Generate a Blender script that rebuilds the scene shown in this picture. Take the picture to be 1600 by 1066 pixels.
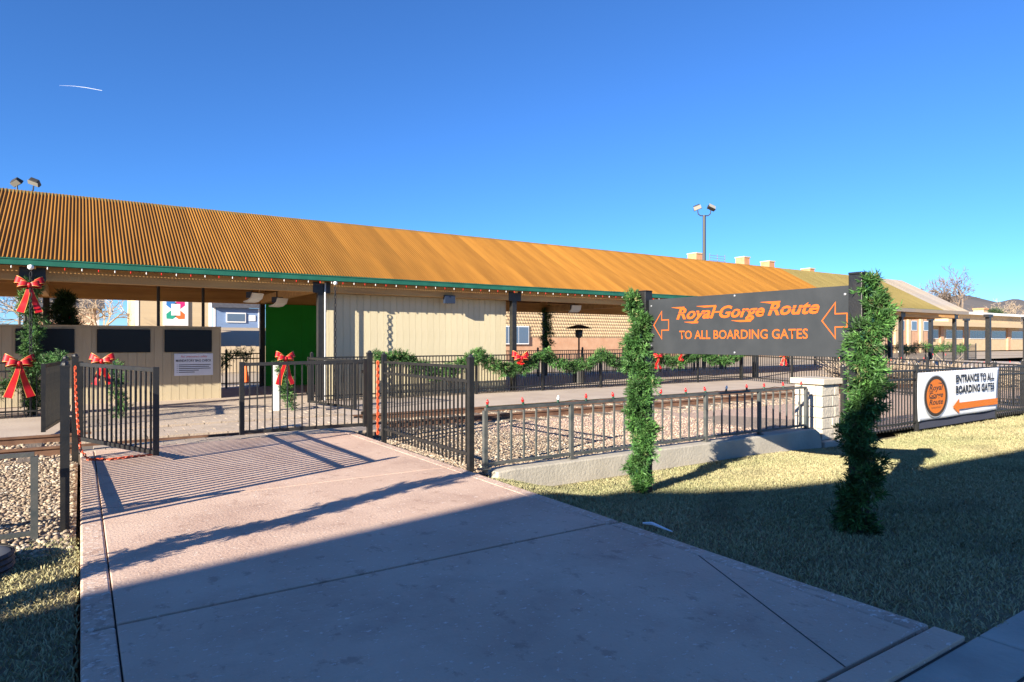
import bpy, bmesh, math, random
import numpy as np
from mathutils import Vector, Matrix
random.seed(7); RNG = np.random.default_rng(7)
for o in list(bpy.data.objects): bpy.data.objects.remove(o)
SC = bpy.context.scene
COL = SC.collection
R = math.radians
# ------------------------------------------------------------------ camera, sky, sun, exposure
YAW = 33.6                                   # camera looks 33.6 deg to the right of the path direction (+Y)
cam_d = bpy.data.cameras.new('camera'); cam = bpy.data.objects.new('camera', cam_d); COL.objects.link(cam)
cam_d.sensor_width = 36; cam_d.lens = 36*1015/1600; cam_d.clip_start = .05; cam_d.clip_end = 20000
cam.location = (0, 0, 1.5); cam.rotation_euler = (R(90), 0, R(-YAW))
SC.camera = cam
SUN_EL, SUN_AZ = 19.4, math.degrees(math.atan2(-.938, -.347))   # the sun stands towards (-.938,-.347)
W = bpy.data.worlds.new('World'); SC.world = W; W.use_nodes = True
nt = W.node_tree; bg = nt.nodes['Background']
sky = nt.nodes.new('ShaderNodeTexSky'); sky.sky_type = 'NISHITA'; sky.sun_disc = False
sky.sun_elevation = R(SUN_EL); sky.sun_rotation = R(SUN_AZ)
sky.altitude = 1600; sky.air_density = 1.0; sky.dust_density = 0; sky.ozone_density = 10
nt.links.new(sky.outputs[0], bg.inputs[0]); bg.inputs[1].default_value = .075
sl = bpy.data.lights.new('sun', 'SUN'); sun = bpy.data.objects.new('sun', sl); COL.objects.link(sun)
sl.energy = 4.8; sl.angle = R(.3); sl.color = (1, .90, .76)
ce = math.cos(R(SUN_EL))
sun.rotation_euler = Vector((.938*ce, .347*ce, -math.sin(R(SUN_EL)))).to_track_quat('-Z', 'Y').to_euler()
vs = SC.view_settings; vs.view_transform = 'Standard'; vs.look = 'None'; vs.exposure = 1.6; vs.gamma = 1
vs.use_curve_mapping = False

# ------------------------------------------------------------------ helpers
class MB:
    def __init__(s): s.v = []; s.f = []; s.m = []
    def add(s, vs_, fs, mi=0):
        n = len(s.v); s.v += [tuple(v) for v in vs_]; s.f += [tuple(i+n for i in f) for f in fs]; s.m += [mi]*len(fs); return s
    def box(s, x0, y0, z0, x1, y1, z1, mi=0):
        return s.add([(x0,y0,z0),(x1,y0,z0),(x1,y1,z0),(x0,y1,z0),(x0,y0,z1),(x1,y0,z1),(x1,y1,z1),(x0,y1,z1)],
              [(0,3,2,1),(4,5,6,7),(0,1,5,4),(1,2,6,5),(2,3,7,6),(3,0,4,7)], mi)
    def beam(s, a, b, w, h, mi=0):           # box from a to b, width w (horizontal), height h centred
        a, b = Vector(a), Vector(b); d = (b-a).normalized()
        side = d.cross(Vector((0,0,1)))
        if side.length < 1e-4: side = Vector((1,0,0))
        side.normalize(); up = side.cross(d).normalized(); S = side*w/2; U = up*h/2
        return s.add([a-S-U, a+S-U, a+S+U, a-S+U, b-S-U, b+S-U, b+S+U, b-S+U],
              [(0,1,2,3),(7,6,5,4),(0,4,5,1),(1,5,6,2),(2,6,7,3),(3,7,4,0)], mi)
    def tube(s, pts, rad, n=6, mi=0, cap=True):
        pts = [Vector(p) for p in pts]; rs = rad if isinstance(rad, (list, tuple)) else [rad]*len(pts)
        base = len(s.v); pu = None
        for i, p in enumerate(pts):
            d = (pts[min(i+1, len(pts)-1)]-pts[max(i-1, 0)])
            if d.length < 1e-9: d = Vector((0,0,1))
            d.normalize()
            u = pu - d*pu.dot(d) if pu is not None else d.cross(Vector((.31,.17,.93)))
            if u.length < 1e-5: u = d.cross(Vector((1,0,0)))
            u.normalize(); pu = u; w = d.cross(u)
            for k in range(n):
                a = 2*math.pi*k/n; s.v.append(tuple(p+(u*math.cos(a)+w*math.sin(a))*rs[i]))
        for i in range(len(pts)-1):
            for k in range(n):
                s.f.append((base+i*n+k, base+i*n+(k+1)%n, base+(i+1)*n+(k+1)%n, base+(i+1)*n+k)); s.m.append(mi)
        if cap:
            s.f.append(tuple(base+k for k in reversed(range(n)))); s.m.append(mi)
            s.f.append(tuple(base+(len(pts)-1)*n+k for k in range(n))); s.m.append(mi)
        return s
    def lathe(s, prof, n=16, c=(0,0,0), mi=0):
        base = len(s.v)
        for r, z in prof:
            for k in range(n):
                a = 2*math.pi*k/n; s.v.append((c[0]+r*math.cos(a), c[1]+r*math.sin(a), c[2]+z))
        for i in range(len(prof)-1):
            for k in range(n):
                s.f.append((base+i*n+k, base+i*n+(k+1)%n, base+(i+1)*n+(k+1)%n, base+(i+1)*n+k)); s.m.append(mi)
        return s
    def prism(s, poly, fn, t, mi=0):         # poly in 2D, fn(x,y,depth)->3D
        n = len(poly)
        vv = [fn(x, y, 0) for x, y in poly]+[fn(x, y, t) for x, y in poly]
        return s.add(vv, [tuple(range(n)), tuple(reversed(range(n, 2*n)))]+[(i, i+n, (i+1)%n+n, (i+1)%n) for i in range(n)], mi)
    def mesh(s, name, mats, smooth=False):
        me = bpy.data.meshes.new(name); me.from_pydata(s.v, [], s.f)
        for m in (mats if isinstance(mats, (list, tuple)) else [mats]): me.materials.append(m)
        if any(s.m): me.polygons.foreach_set('material_index', s.m)
        bm = bmesh.new(); bm.from_mesh(me); bmesh.ops.recalc_face_normals(bm, faces=bm.faces); bm.to_mesh(me); bm.free()
        if smooth: me.polygons.foreach_set('use_smooth', [True]*len(me.polygons))
        me.update(); return me
    def build(s, name, mats, parent=None, smooth=False, bevel=0):
        o = link(name, s.mesh(name, mats, smooth), parent)
        if bevel:
            b = o.modifiers.new('bevel', 'BEVEL'); b.width = bevel; b.segments = 2; b.limit_method = 'ANGLE'
        return o
def link(name, me, parent=None, loc=None, rot=None):
    o = bpy.data.objects.new(name, me); COL.objects.link(o)
    if parent is not None: o.parent = parent
    if loc is not None: o.location = loc
    if rot is not None: o.rotation_euler = rot
    return o
def tag(o, label=None, cat=None, group=None, kind=None):
    if label: o['label'] = label
    if cat: o['category'] = cat
    if group: o['group'] = group
    if kind: o['kind'] = kind
    return o
def thing(name, label, cat, loc=(0,0,0), rz=0, group=None):
    o = bpy.data.objects.new(name, None); COL.objects.link(o); o.location = loc; o.rotation_euler = (0,0,rz)
    o.empty_display_size = .2
    return tag(o, label, cat, group)
def struct(o): o['kind'] = 'structure'; return o
def np_mesh(name, V, F, mats, col=None, smooth=False, mi=None):   # V (n,3), F (m,k)
    me = bpy.data.meshes.new(name); k = F.shape[1]
    me.vertices.add(len(V)); me.vertices.foreach_set('co', np.ascontiguousarray(V, dtype=np.float32).ravel())
    me.loops.add(F.size); me.loops.foreach_set('vertex_index', np.ascontiguousarray(F, dtype=np.int32).ravel())
    me.polygons.add(len(F)); me.polygons.foreach_set('loop_start', np.arange(0, F.size, k, dtype=np.int32))
    for m in (mats if isinstance(mats, (list, tuple)) else [mats]): me.materials.append(m)
    if mi is not None: me.polygons.foreach_set('material_index', mi.astype(np.int32))
    if smooth: me.polygons.foreach_set('use_smooth', np.ones(len(F), dtype=bool))
    me.update(calc_edges=True); me.validate()
    if col is not None:
        a = me.color_attributes.new('Col', 'FLOAT_COLOR', 'POINT')
        a.data.foreach_set('color', np.ascontiguousarray(np.c_[col, np.ones(len(col))], dtype=np.float32).ravel())
    return me
# ------------------------------------------------------------------ materials
def mat(name, c, rough=.7, c2=None, scale=6, det=6, bump=0, bscale=None, metal=0, rand=0, attr=False, stretch=None, spec=.4, thr=(.35,.65), sub=0, bdist=.02):
    m = bpy.data.materials.new(name); m.use_nodes = True; n = m.node_tree; L = n.links
    b = n.nodes['Principled BSDF']; b.inputs['Roughness'].default_value = rough; b.inputs['Metallic'].default_value = metal
    b.inputs['Specular IOR Level'].default_value = spec
    tc = n.nodes.new('ShaderNodeTexCoord'); src = tc.outputs['Object']
    if stretch:
        mp = n.nodes.new('ShaderNodeMapping'); mp.inputs['Scale'].default_value = stretch; L.new(src, mp.inputs[0]); src = mp.outputs[0]
    out = None
    if attr:
        at = n.nodes.new('ShaderNodeVertexColor'); at.layer_name = 'Col'; out = at.outputs[0]
    elif c2:
        no = n.nodes.new('ShaderNodeTexNoise'); no.inputs['Scale'].default_value = scale; no.inputs['Detail'].default_value = det
        L.new(src, no.inputs['Vector'])
        r = n.nodes.new('ShaderNodeValToRGB'); r.color_ramp.elements[0].position = thr[0]; r.color_ramp.elements[1].position = thr[1]
        r.color_ramp.elements[0].color = (*c, 1); r.color_ramp.elements[1].color = (*c2, 1)
        L.new(no.outputs[0], r.inputs[0]); out = r.outputs[0]
    if rand:
        oi = n.nodes.new('ShaderNodeObjectInfo'); mr = n.nodes.new('ShaderNodeMapRange')
        mr.inputs[3].default_value = 1-rand; mr.inputs[4].default_value = 1+rand; L.new(oi.outputs['Random'], mr.inputs[0])
        hs = n.nodes.new('ShaderNodeHueSaturation'); hs.inputs['Color'].default_value = (*c, 1)
        if out: L.new(out, hs.inputs['Color'])
        L.new(mr.outputs[0], hs.inputs['Value']); out = hs.outputs[0]
    if out: L.new(out, b.inputs['Base Color'])
    else: b.inputs['Base Color'].default_value = (*c, 1)
    if bump:
        nb = n.nodes.new('ShaderNodeTexNoise'); nb.inputs['Scale'].default_value = bscale or scale*4; nb.inputs['Detail'].default_value = 8
        L.new(src, nb.inputs['Vector'])
        bp = n.nodes.new('ShaderNodeBump'); bp.inputs['Strength'].default_value = bump; bp.inputs['Distance'].default_value = bdist
        L.new(nb.outputs[0], bp.inputs['Height']); L.new(bp.outputs[0], b.inputs['Normal'])
    return m
M = {}
M['black'] = mat('black_metal', (.010,.011,.012), .42, (.020,.019,.017), 9, bump=.12, bscale=60, spec=.5)
M['rail_grey'] = mat('weathered_rail_paint', (.05,.06,.06), .5, (.10,.10,.09), 7, bump=.1, bscale=50)
M['roof'] = mat('orange_corrugated_steel', (.18,.078,.011), .65, (.25,.112,.017), 1.1, rand=.12, stretch=(2.2,.3,.3), spec=.25)
M['roof2'] = mat('olive_corrugated_steel', (.15,.118,.038), .65, (.18,.142,.05), 1.1, rand=.06, spec=.3)
M['ply'] = mat('roof_underlay', (.27,.22,.16), .8, (.22,.20,.185), .9, rand=.1)
M['green'] = mat('green_gutter_paint', (.012,.10,.065), .45, (.018,.13,.085), 3)
M['greenwall'] = mat('green_wall_paint', (.012,.36,.025), .7, (.014,.39,.03), 3)
M['timber'] = mat('honey_timber', (.60,.35,.12), .6, (.42,.215,.07), 2.2, stretch=(.35,3,3), bump=.15, bscale=12, thr=(.3,.72))
M['cream'] = mat('cream_siding', (.55,.48,.31), .75, (.59,.52,.345), 5, stretch=(1.5,1.5,.3), rand=.035, bump=.2, bscale=40)
M['taupe'] = mat('taupe_siding', (.43,.36,.235), .75, (.46,.39,.26), 5, stretch=(1.5,1.5,.3), rand=.03, bump=.2, bscale=40)
M['screen'] = mat('screen_glass', (.004,.004,.005), .3, spec=.25)
M['white'] = mat('white_paint', (.75,.75,.73), .55)
M['vinyl'] = mat('white_vinyl', (.72,.75,.80), .5, (.66,.69,.74), 3)
M['orange'] = mat('orange_print', (.60,.15,.008), .5)
M['orange2'] = mat('orange_vinyl_letters', (.50,.105,.012), .45)
M['ink'] = mat('black_print', (.012,.012,.014), .5)
M['brownring'] = mat('dark_brown_print', (.035,.022,.014), .5)
M['greyring'] = mat('grey_print', (.32,.34,.36), .5)
M['signpanel'] = mat('charcoal_sign_panel', (.026,.030,.033), .5, (.036,.04,.043), 4, bump=.04, bscale=20)
M['red'] = mat('red_ribbon', (.47,.006,.012), .5, (.36,.004,.008), 9)
M['redprint'] = mat('red_print', (.6,.02,.02), .5)
M['gold'] = mat('gold_ribbon_edge', (.72,.45,.10), .4)
M['bulb_red'] = mat('red_bulb', (.65,.015,.015), .2)
M['bulb_white'] = mat('white_bulb', (.75,.76,.74), .2)
M['bulb_base'] = mat('green_bulb_socket', (.01,.05,.03), .5)
M['chain'] = mat('orange_plastic_chain', (.55,.085,.03), .5)
M['steel'] = mat('galvanised_steel', (.32,.33,.35), .38, (.42,.43,.44), 8, metal=.6)
M['rail'] = mat('rusty_rail', (.12,.06,.035), .7, (.20,.11,.065), 5)
M['tie'] = mat('weathered_tie', (.13,.10,.075), .9, (.20,.16,.12), 5, stretch=(3,.4,3), bump=.4)
M['stone'] = mat('limestone_block', (.50,.45,.36), .9, (.42,.38,.31), 5, bump=.55, bscale=16, rand=.06, bdist=.03)
M['cap'] = mat('limestone_cap', (.47,.41,.31), .85, (.53,.47,.36), 5, bump=.3, bscale=22)
M['curb'] = mat('grey_concrete', (.36,.33,.27), .9, (.45,.41,.33), 2.4, bump=.35, bscale=26)
M['platform'] = mat('platform_concrete', (.42,.34,.27), .9, (.48,.40,.32), 1.2, bump=.3, bscale=30)
M['paver'] = mat('tan_paver', (.40,.32,.24), .9, (.47,.38,.29), 6, rand=.10, bump=.3, bscale=40)
M['joint'] = mat('dark_joint', (.06,.05,.045), .95)
M['sand'] = mat('paver_sand', (.16,.13,.10), .95)
M['walk'] = mat('grey_sidewalk', (.36,.32,.27), .85, (.44,.40,.34), 3, bump=.4, bscale=30, rand=.06)
M['soil'] = mat('lawn_soil', (.13,.105,.06), .95, (.20,.17,.09), 7, bump=.7, bscale=30)
M['gravelbed'] = mat('gravel_bed', (.22,.165,.12), .95, (.36,.28,.21), 28, bump=1, bscale=60)
M['pinkbed'] = mat('pink_gravel_bed', (.40,.275,.205), .95, (.52,.38,.29), 40, bump=.9, bscale=70)
M['pebble'] = mat('pebbles', (.4,.35,.28), .9, attr=True)
M['dirt'] = mat('dry_ground', (.33,.26,.18), .95, (.42,.34,.24), .08, bump=.5, bscale=2)
M['grass'] = mat('grass_blades', (.3,.3,.1), .8, attr=True)
M['needle'] = mat('garland_needles', (.05,.15,.03), .6, attr=True)
M['bark'] = mat('grey_bark', (.13,.10,.075), .9, (.19,.145,.11), 3)
M['vine'] = mat('dry_vine', (.40,.32,.23), .9, (.30,.23,.16), 9)
M['brick'] = mat('salmon_brick', (.46,.26,.155), .9, (.52,.32,.20), 1.5, bump=.3, bscale=9)
M['block'] = mat('tan_block', (.50,.37,.22), .9, (.54,.42,.26), 1.5)
M['chim'] = mat('chimney_brick', (.45,.21,.10), .9, (.52,.27,.14), 2)
M['glass'] = mat('window_glass', (.10,.15,.22), .12, spec=.6)
M['tanhouse'] = mat('tan_house_siding', (.50,.38,.23), .8, (.53,.41,.25), 1, stretch=(.2,.2,5))
M['bluehouse'] = mat('blue_house_siding', (.15,.23,.38), .8, (.17,.25,.41), 1, stretch=(.2,.2,5))
M['shingle'] = mat('dark_shingles', (.05,.05,.06), .9, (.08,.08,.085), 4)
M['hill'] = mat('far_hills', (.11,.10,.095), 1, (.16,.14,.12), .004)
M['fencewood'] = mat('pale_board_fence', (.48,.38,.25), .9, rand=.1)
M['conered'] = mat('traffic_orange', (.75,.13,.02), .6)
M['lamp'] = mat('dark_lamp_housing', (.035,.033,.030), .5)
M['lens'] = mat('lamp_lens', (.30,.29,.25), .2)
M['plastic'] = mat('black_ribbed_plastic', (.02,.02,.022), .55)
M['lid'] = mat('grey_lid', (.16,.16,.155), .8)
M['q1'] = mat('quilt_blue', (.03,.17,.45), .6); M['q2'] = mat('quilt_pink', (.65,.02,.16), .6)
M['q3'] = mat('quilt_green', (.02,.30,.20), .6); M['q4'] = mat('quilt_orange', (.75,.14,.03), .6)
M['depot'] = mat('depot_brick', (.35,.20,.14), .9, (.42,.26,.18), 2)
M['trail'] = mat('contrail_ice', (.9,.92,.95), 1)
_n = M['trail'].node_tree; _t = _n.nodes.new('ShaderNodeBsdfTransparent'); _x = _n.nodes.new('ShaderNodeMixShader'); _x.inputs[0].default_value = .45
_n.links.new(_t.outputs[0], _x.inputs[1]); _n.links.new(_n.nodes['Principled BSDF'].outputs[0], _x.inputs[2]); _n.links.new(_x.outputs[0], _n.nodes['Material Output'].inputs[0])
M['drape'] = mat('blue_grey_canvas', (.045,.05,.075), .9)
M['navy'] = mat('navy_plate', (.02,.03,.055), .45)
def path_material(k=0):
    m = mat('pink_concrete', (.54,.375,.28), .8, (.62,.45,.34), 1.3, 8)
    n = m.node_tree; L = n.links; b = n.nodes['Principled BSDF']; tc = n.nodes['Texture Coordinate']
    col = b.inputs['Base Color'].links[0].from_socket
    def layer(prev, scale, lo, hi, c, det=9, fac=1., st=None):
        no = n.nodes.new('ShaderNodeTexNoise'); no.inputs['Scale'].default_value = scale; no.inputs['Detail'].default_value = det
        no.inputs['Roughness'].default_value = .68
        mp = n.nodes.new('ShaderNodeMapping'); mp.inputs['Location'].default_value = (scale*3.1, lo*17, 0)
        if st: mp.inputs['Scale'].default_value = st
        L.new(tc.outputs['Object'], mp.inputs[0]); L.new(mp.outputs[0], no.inputs['Vector'])
        r = n.nodes.new('ShaderNodeMapRange'); r.inputs[1].default_value = lo; r.inputs[2].default_value = hi; r.inputs[4].default_value = fac
        L.new(no.outputs[0], r.inputs[0])
        mx = n.nodes.new('ShaderNodeMix'); mx.data_type = 'RGBA'; mx.inputs['B'].default_value = (*c, 1)
        L.new(r.outputs[0], mx.inputs['Factor']); L.new(prev, mx.inputs['A']); return mx.outputs['Result'], r.outputs[0]
    col, _ = layer(col, .9, .50, .68, (.40,.265,.20), fac=.7)
    col, f1 = layer(col, 7, .57-k, .64-k, (.33,.205,.15), fac=.55, st=(1,.7,1))
    col, f2 = layer(col, 24, .605-k, .64-k, (.78,.66,.57), det=6, fac=.85, st=(.8,1.2,1))
    L.new(col, b.inputs['Base Color'])
    no = n.nodes.new('ShaderNodeTexNoise'); no.inputs['Scale'].default_value = 45; no.inputs['Detail'].default_value = 10
    L.new(tc.outputs['Object'], no.inputs['Vector'])
    ad = n.nodes.new('ShaderNodeMath'); ad.operation = 'SUBTRACT'; L.new(no.outputs[0], ad.inputs[0]); L.new(f2, ad.inputs[1])
    bp = n.nodes.new('ShaderNodeBump'); bp.inputs['Strength'].default_value = .6; bp.inputs['Distance'].default_value = .008
    L.new(ad.outputs[0], bp.inputs['Height']); L.new(bp.outputs[0], b.inputs['Normal'])
    return m
M['path'] = path_material()
M['pathedge'] = path_material(.05)

# ------------------------------------------------------------------ ground
def S(t): t = np.clip(t, 0, 1); return t*t*(3-2*t)
def lawn_z(x, y): return -.035-.22*S((y-3.6)/2.6)*S((x-3.7)/1.1)-.08*S((x-8.5)/3)
def grid(name, x0, x1, y0, y1, nx, ny, zf, m, parent=None):
    X, Y = np.meshgrid(np.linspace(x0, x1, nx+1), np.linspace(y0, y1, ny+1)); Z = zf(X, Y)
    i = np.arange(nx*ny); a = i//nx*(nx+1)+i % nx
    o = link(name, np_mesh(name, np.c_[X.ravel(), Y.ravel(), Z.ravel()], np.c_[a, a+1, a+nx+2, a+nx+1], m, smooth=True), parent)
    return o
struct(MB().add([(-4000,-600,-.6),(6000,-600,-.6),(6000,7000,-.6),(-4000,7000,-.6)], [(0,1,2,3)]).build('ground', M['dirt']))
yard = struct(grid('yard', -60, 140, 24.9, 49.5, 20, 6, lambda x, y: -.09-.25*S((y-25)/6), M['dirt']))
lawn = struct(grid('lawn', 3.75, 34, 1.44, 6.34, 90, 24, lawn_z, M['soil']))
lawn2 = struct(grid('lawn', -9, -.03, -.5, 6.22, 30, 24, lambda x, y: -.05-.05*S((-x-.1)/1.0), M['soil']))
gbed_l = struct(grid('gravel_bed', -14, -.03, 6.24, 13.38, 30, 20, lambda x, y: -.07-.10*S((y-6.3)/4)+0*x, M['gravelbed']))
gbed_r = struct(grid('gravel_bed', 3.80, 12, 6.47, 13.38, 30, 20, lambda x, y: -.06-.12*S((y-6.5)/4)+0*x, M['gravelbed']))
pbed = struct(grid('pink_gravel', 6.1, 40, 6.36, 13.39, 60, 20, lambda x, y: -.055-.115*S((y-6.5)/4)-.15*S((x-9.5)/3)*(1-S((y-7)/3)), M['pinkbed']))
plat = struct(MB().box(-14, 13.4, -.5, -.2, 24.9, -.085).box(4.7, 13.4, -.5, 60, 24.9, -.085).box(-.2, 16.62, -.5, 4.7, 24.9, -.09).build('platform', M['platform'], bevel=.02))
# the path: slabs with open joints
pth = struct(MB().box(.03, -2, -.3, 3.74, 10.6, -.025).build('path', M['joint'])); 
def slab(x0, x1, y0, y1, z=0, m='path', parent=pth, name='slab', bev=.006):
    return MB().box(x0, y0, -.22, x1, y1, z).build(name, M[m], parent, bevel=bev)
for a, b in ((-2, 1.44), (1.475, 1.62), (1.645, 4.005), (4.035, 6.855), (6.875, 10.58)):
    if a > 1.45:
        slab(.161, 3.60 if b > 2 else 3.745, a, b); slab(0, .154, a, b, -.002, 'pathedge', bev=.014)
        if b > 2: slab(3.607, 3.76, a, b, -.003, 'pathedge', bev=.02)
# diagonal saw cut across the corner slab (a shallow groove filled with dirt)
MB().beam((3.60,3.06,.0012), (2.93,1.64,.0012), .007, .002).build('saw_cut', M['joint'], pth)
# sidewalk along the street
sw = struct(MB().box(-12, -2.2, -.3, 30, 1.42, -.06).build('sidewalk', M['joint']))
xs = [-12+1.22*i for i in range(34)]
for i, x in enumerate(xs):
    if x > -1.6:
        MB().box(x+.006, 1.17, -.2, x+1.214, 1.462, -.018).build('paving_slab', M['walk'], sw, bevel=.012)
        MB().box(x+.40, .45, -.2, x+1.608, 1.158, -.018).build('paving_slab', M['walk'], sw, bevel=.012)
        MB().box(x+.10, -.6, -.2, x+1.308, .438, -.018).build('paving_slab', M['walk'], sw, bevel=.012)
# brick pavers of the crossing
pv = struct(MB().box(-.02, 10.6, -.4, 4.68, 16.6, -.06).build('paver_crossing', M['sand']))
pm = MB().box(-.143, -.143, -.06, .143, .143, 0).mesh('paver', M['paver'])
for j in range(20):
    y = 10.76+j*.297
    if 11.35 < y < 11.72 or 12.85 < y < 13.2: continue
    for i in range(15):
        link('paver', pm, pv, (.15+i*.297+(.148 if j % 2 else 0), y, -.022+random.uniform(-.003, .003)), (random.uniform(-.006,.006), random.uniform(-.006,.006), random.uniform(-.01,.01)))
# pebbles
def ico():
    bm = bmesh.new(); bmesh.ops.create_icosphere(bm, subdivisions=1, radius=1)
    v = np.array([p.co[:] for p in bm.verts]); f = np.array([[q.index for q in p.verts] for p in bm.faces]); bm.free(); return v, f
IV, IF = ico()
def pebbles(name, regions, pal, label):
    Vs, Fs, Cs = [], [], []; n0 = 0
    for (x0, x1, y0, y1, num, smin, smax, zf) in regions:
        x = RNG.uniform(x0, x1, num); y = RNG.uniform(y0, y1, num); z = zf(x, y)
        s = RNG.uniform(smin, smax, (num, 1))*RNG.uniform(.6, 1.25, (num, 3)); s[:, 2] *= .7
        a = RNG.uniform(0, 6.28, num); c, sn = np.cos(a), np.sin(a)
        P = IV[None]*s[:, None, :]*RNG.uniform(.8, 1.15, (num, len(IV), 1))
        Q = np.stack([P[..., 0]*c[:, None]-P[..., 1]*sn[:, None], P[..., 0]*sn[:, None]+P[..., 1]*c[:, None], P[..., 2]], -1)
        Q += np.stack([x, y, z+s[:, 2]*.35], -1)[:, None, :]
        Vs.append(Q.reshape(-1, 3)); Fs.append((IF[None]+np.arange(num)[:, None, None]*len(IV)).reshape(-1, 3)+n0); n0 += num*len(IV)
        Cs.append(np.repeat(np.array(pal)[RNG.integers(0, len(pal), num)]*RNG.uniform(.55, 1.1, (num, 1)), len(IV), 0))
    o = link(name, np_mesh(name, np.concatenate(Vs), np.concatenate(Fs), M['pebble'], np.concatenate(Cs)))
    return tag(o, label, 'gravel', kind='stuff')
PAL = [(.40,.32,.22),(.46,.38,.27),(.28,.21,.14),(.50,.44,.34),(.23,.17,.12),(.35,.26,.18),(.42,.31,.21)]
zgl = lambda x, y: -.07-.10*S((y-6.3)/4); zgr = lambda x, y: -.06-.12*S((y-6.5)/4)
pebbles('pebbles', [(-5, -.05, 6.26, 11.2, 24000, .013, .027, zgl), (-9, -.05, 11.2, 13.3, 4000, .022, .04, zgl), (-1.2,-.05,5.75,6.3,500,.016,.03,lambda x,y:-.06+0*x)], PAL, 'loose tan river gravel left of the path')
pebbles('pebbles', [(3.82, 6.6, 6.5, 11.2, 17000, .013, .027, zgr), (6.6, 8.2, 6.5, 11.2, 5000, .012, .024, zgr), (4.8, 9.5, 11.2, 13.3, 4500, .022, .04, zgr), (9.5, 20, 10.3, 13.3, 4500, .02, .036, zgr)], PAL, 'loose tan river gravel between railing and track')
PAL2 = [(.50,.36,.27),(.56,.42,.32),(.42,.29,.21),(.60,.48,.38)]
pebbles('pebbles', [(6.5, 11, 6.5, 11, 7000, .008, .016, lambda x, y: -.05-.115*S((y-6.5)/4)-.15*S((x-9.5)/3)*(1-S((y-7)/3)))], PAL2, 'fine pink crushed gravel behind the railing')
# grass
def grass(name, n, xr, yr, zf, label, keep=None, hr=(.014, .036)):
    x = RNG.uniform(*xr, n*2); y = RNG.uniform(*yr, n*2)
    if keep is not None:
        k = keep(x, y); x, y = x[k][:n], y[k][:n]
    n = len(x); z = zf(x, y)
    a = RNG.uniform(0, 6.283, n); h = RNG.uniform(*hr, n); lean = RNG.uniform(.3, 1.3, n)*h; w = RNG.uniform(.002, .004, n)*(1+np.hypot(x, y)/14)
    dx, dy = np.cos(a), np.sin(a); b = RNG.uniform(0, 6.283, n)
    base = np.stack([x, y, z-.004], -1); side = np.stack([-np.sin(b), np.cos(b), 0*b], -1)*w[:, None]
    mid = base+np.stack([dx*lean*.35, dy*lean*.35, h*.62], -1); tip = base+np.stack([dx*lean, dy*lean, h], -1)
    V = np.stack([base-side, base+side, mid+side*.8, mid-side*.8, tip], 1).reshape(-1, 3)
    i = np.arange(n)[:, None]*5
    F = np.concatenate([i+np.array([[0,1,2]]), i+np.array([[0,2,3]]), i+np.array([[3,2,4]])])
    straw = np.array([.43,.36,.185]); green = np.array([.19,.225,.085]); grey = np.array([.34,.33,.19])
    g = np.clip(.36+.30*np.sin(x*1.3+2*np.sin(y*.9))*np.sin(y*1.7+x*.4)+RNG.normal(0, .22, n), 0, 1)[:, None]
    c = straw*(1-g)+green*g; bare = np.clip(np.sin(x*2.1+1.3*np.sin(y*2.3))*np.sin(y*2.7+.8*np.sin(x*3.1))-.35, 0, 1)[:, None]; c = c*(1-.5*bare); t = RNG.random((n, 1))*.5; c = (c*(1-t)+grey*t)*RNG.uniform(.7, 1.2, (n, 1))
    o = link(name, np_mesh(name, V, F, M['grass'], np.repeat(c, 5, 0))); return tag(o, label, 'grass', kind='stuff')
grass('grass', 230000, (3.71, 13), (1.44, 6.2), lawn_z, 'short dry winter lawn right of the path', lambda x, y: RNG.random(len(x)) < 1.0-.55*np.clip((2.0-y)/.5, 0, 1)*(x < 7))
grass('grass', 40000, (13, 24), (2.5, 6.3), lawn_z, 'sunlit dry lawn in front of the banner fence', hr=(.03,.07))
grass('grass', 42000, (-2.6, -.01), (2.2, 6.2), lambda x, y: -.05-.05*S((-x-.1)/1.0), 'patchy dry lawn left of the path', lambda x, y: RNG.random(len(x)) < 1-.8*np.clip((y-5.6)/.5, 0, 1))
# ------------------------------------------------------------------ track
for nm, yy in (('near', 11.55), ('far', 13.0)):
    prof = [(-.07,-.17),(.07,-.17),(.07,-.155),(.012,-.135),(.012,-.07),(.036,-.06),(.036,-.028),(-.036,-.028),(-.036,-.06),(-.012,-.07),(-.012,-.135),(-.07,-.155)]
    o = MB().prism(prof, lambda a, b, t, yy=yy: (-14+t, yy+a, b), 58).build('rail', M['rail'])
    tag(o, 'rusty steel rail %s' % ('nearest the gates' if nm == 'near' else 'along the platform edge'), 'rail', 'rails of the track')
tm = MB().box(-.11, -1.25, -.2, .11, 1.25, 0).mesh('tie', M['tie'])
k = 0
for i in range(-22, 66):
    x = i*.62
    if -.2 < x < 4.8: continue
    o = link('railway_tie', tm, None, (x, 12.27, -.145), (0, 0, random.uniform(-.02, .02)))
    tag(o, 'weathered timber tie under the rails, half sunk in gravel', 'tie', 'railway ties')
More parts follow.
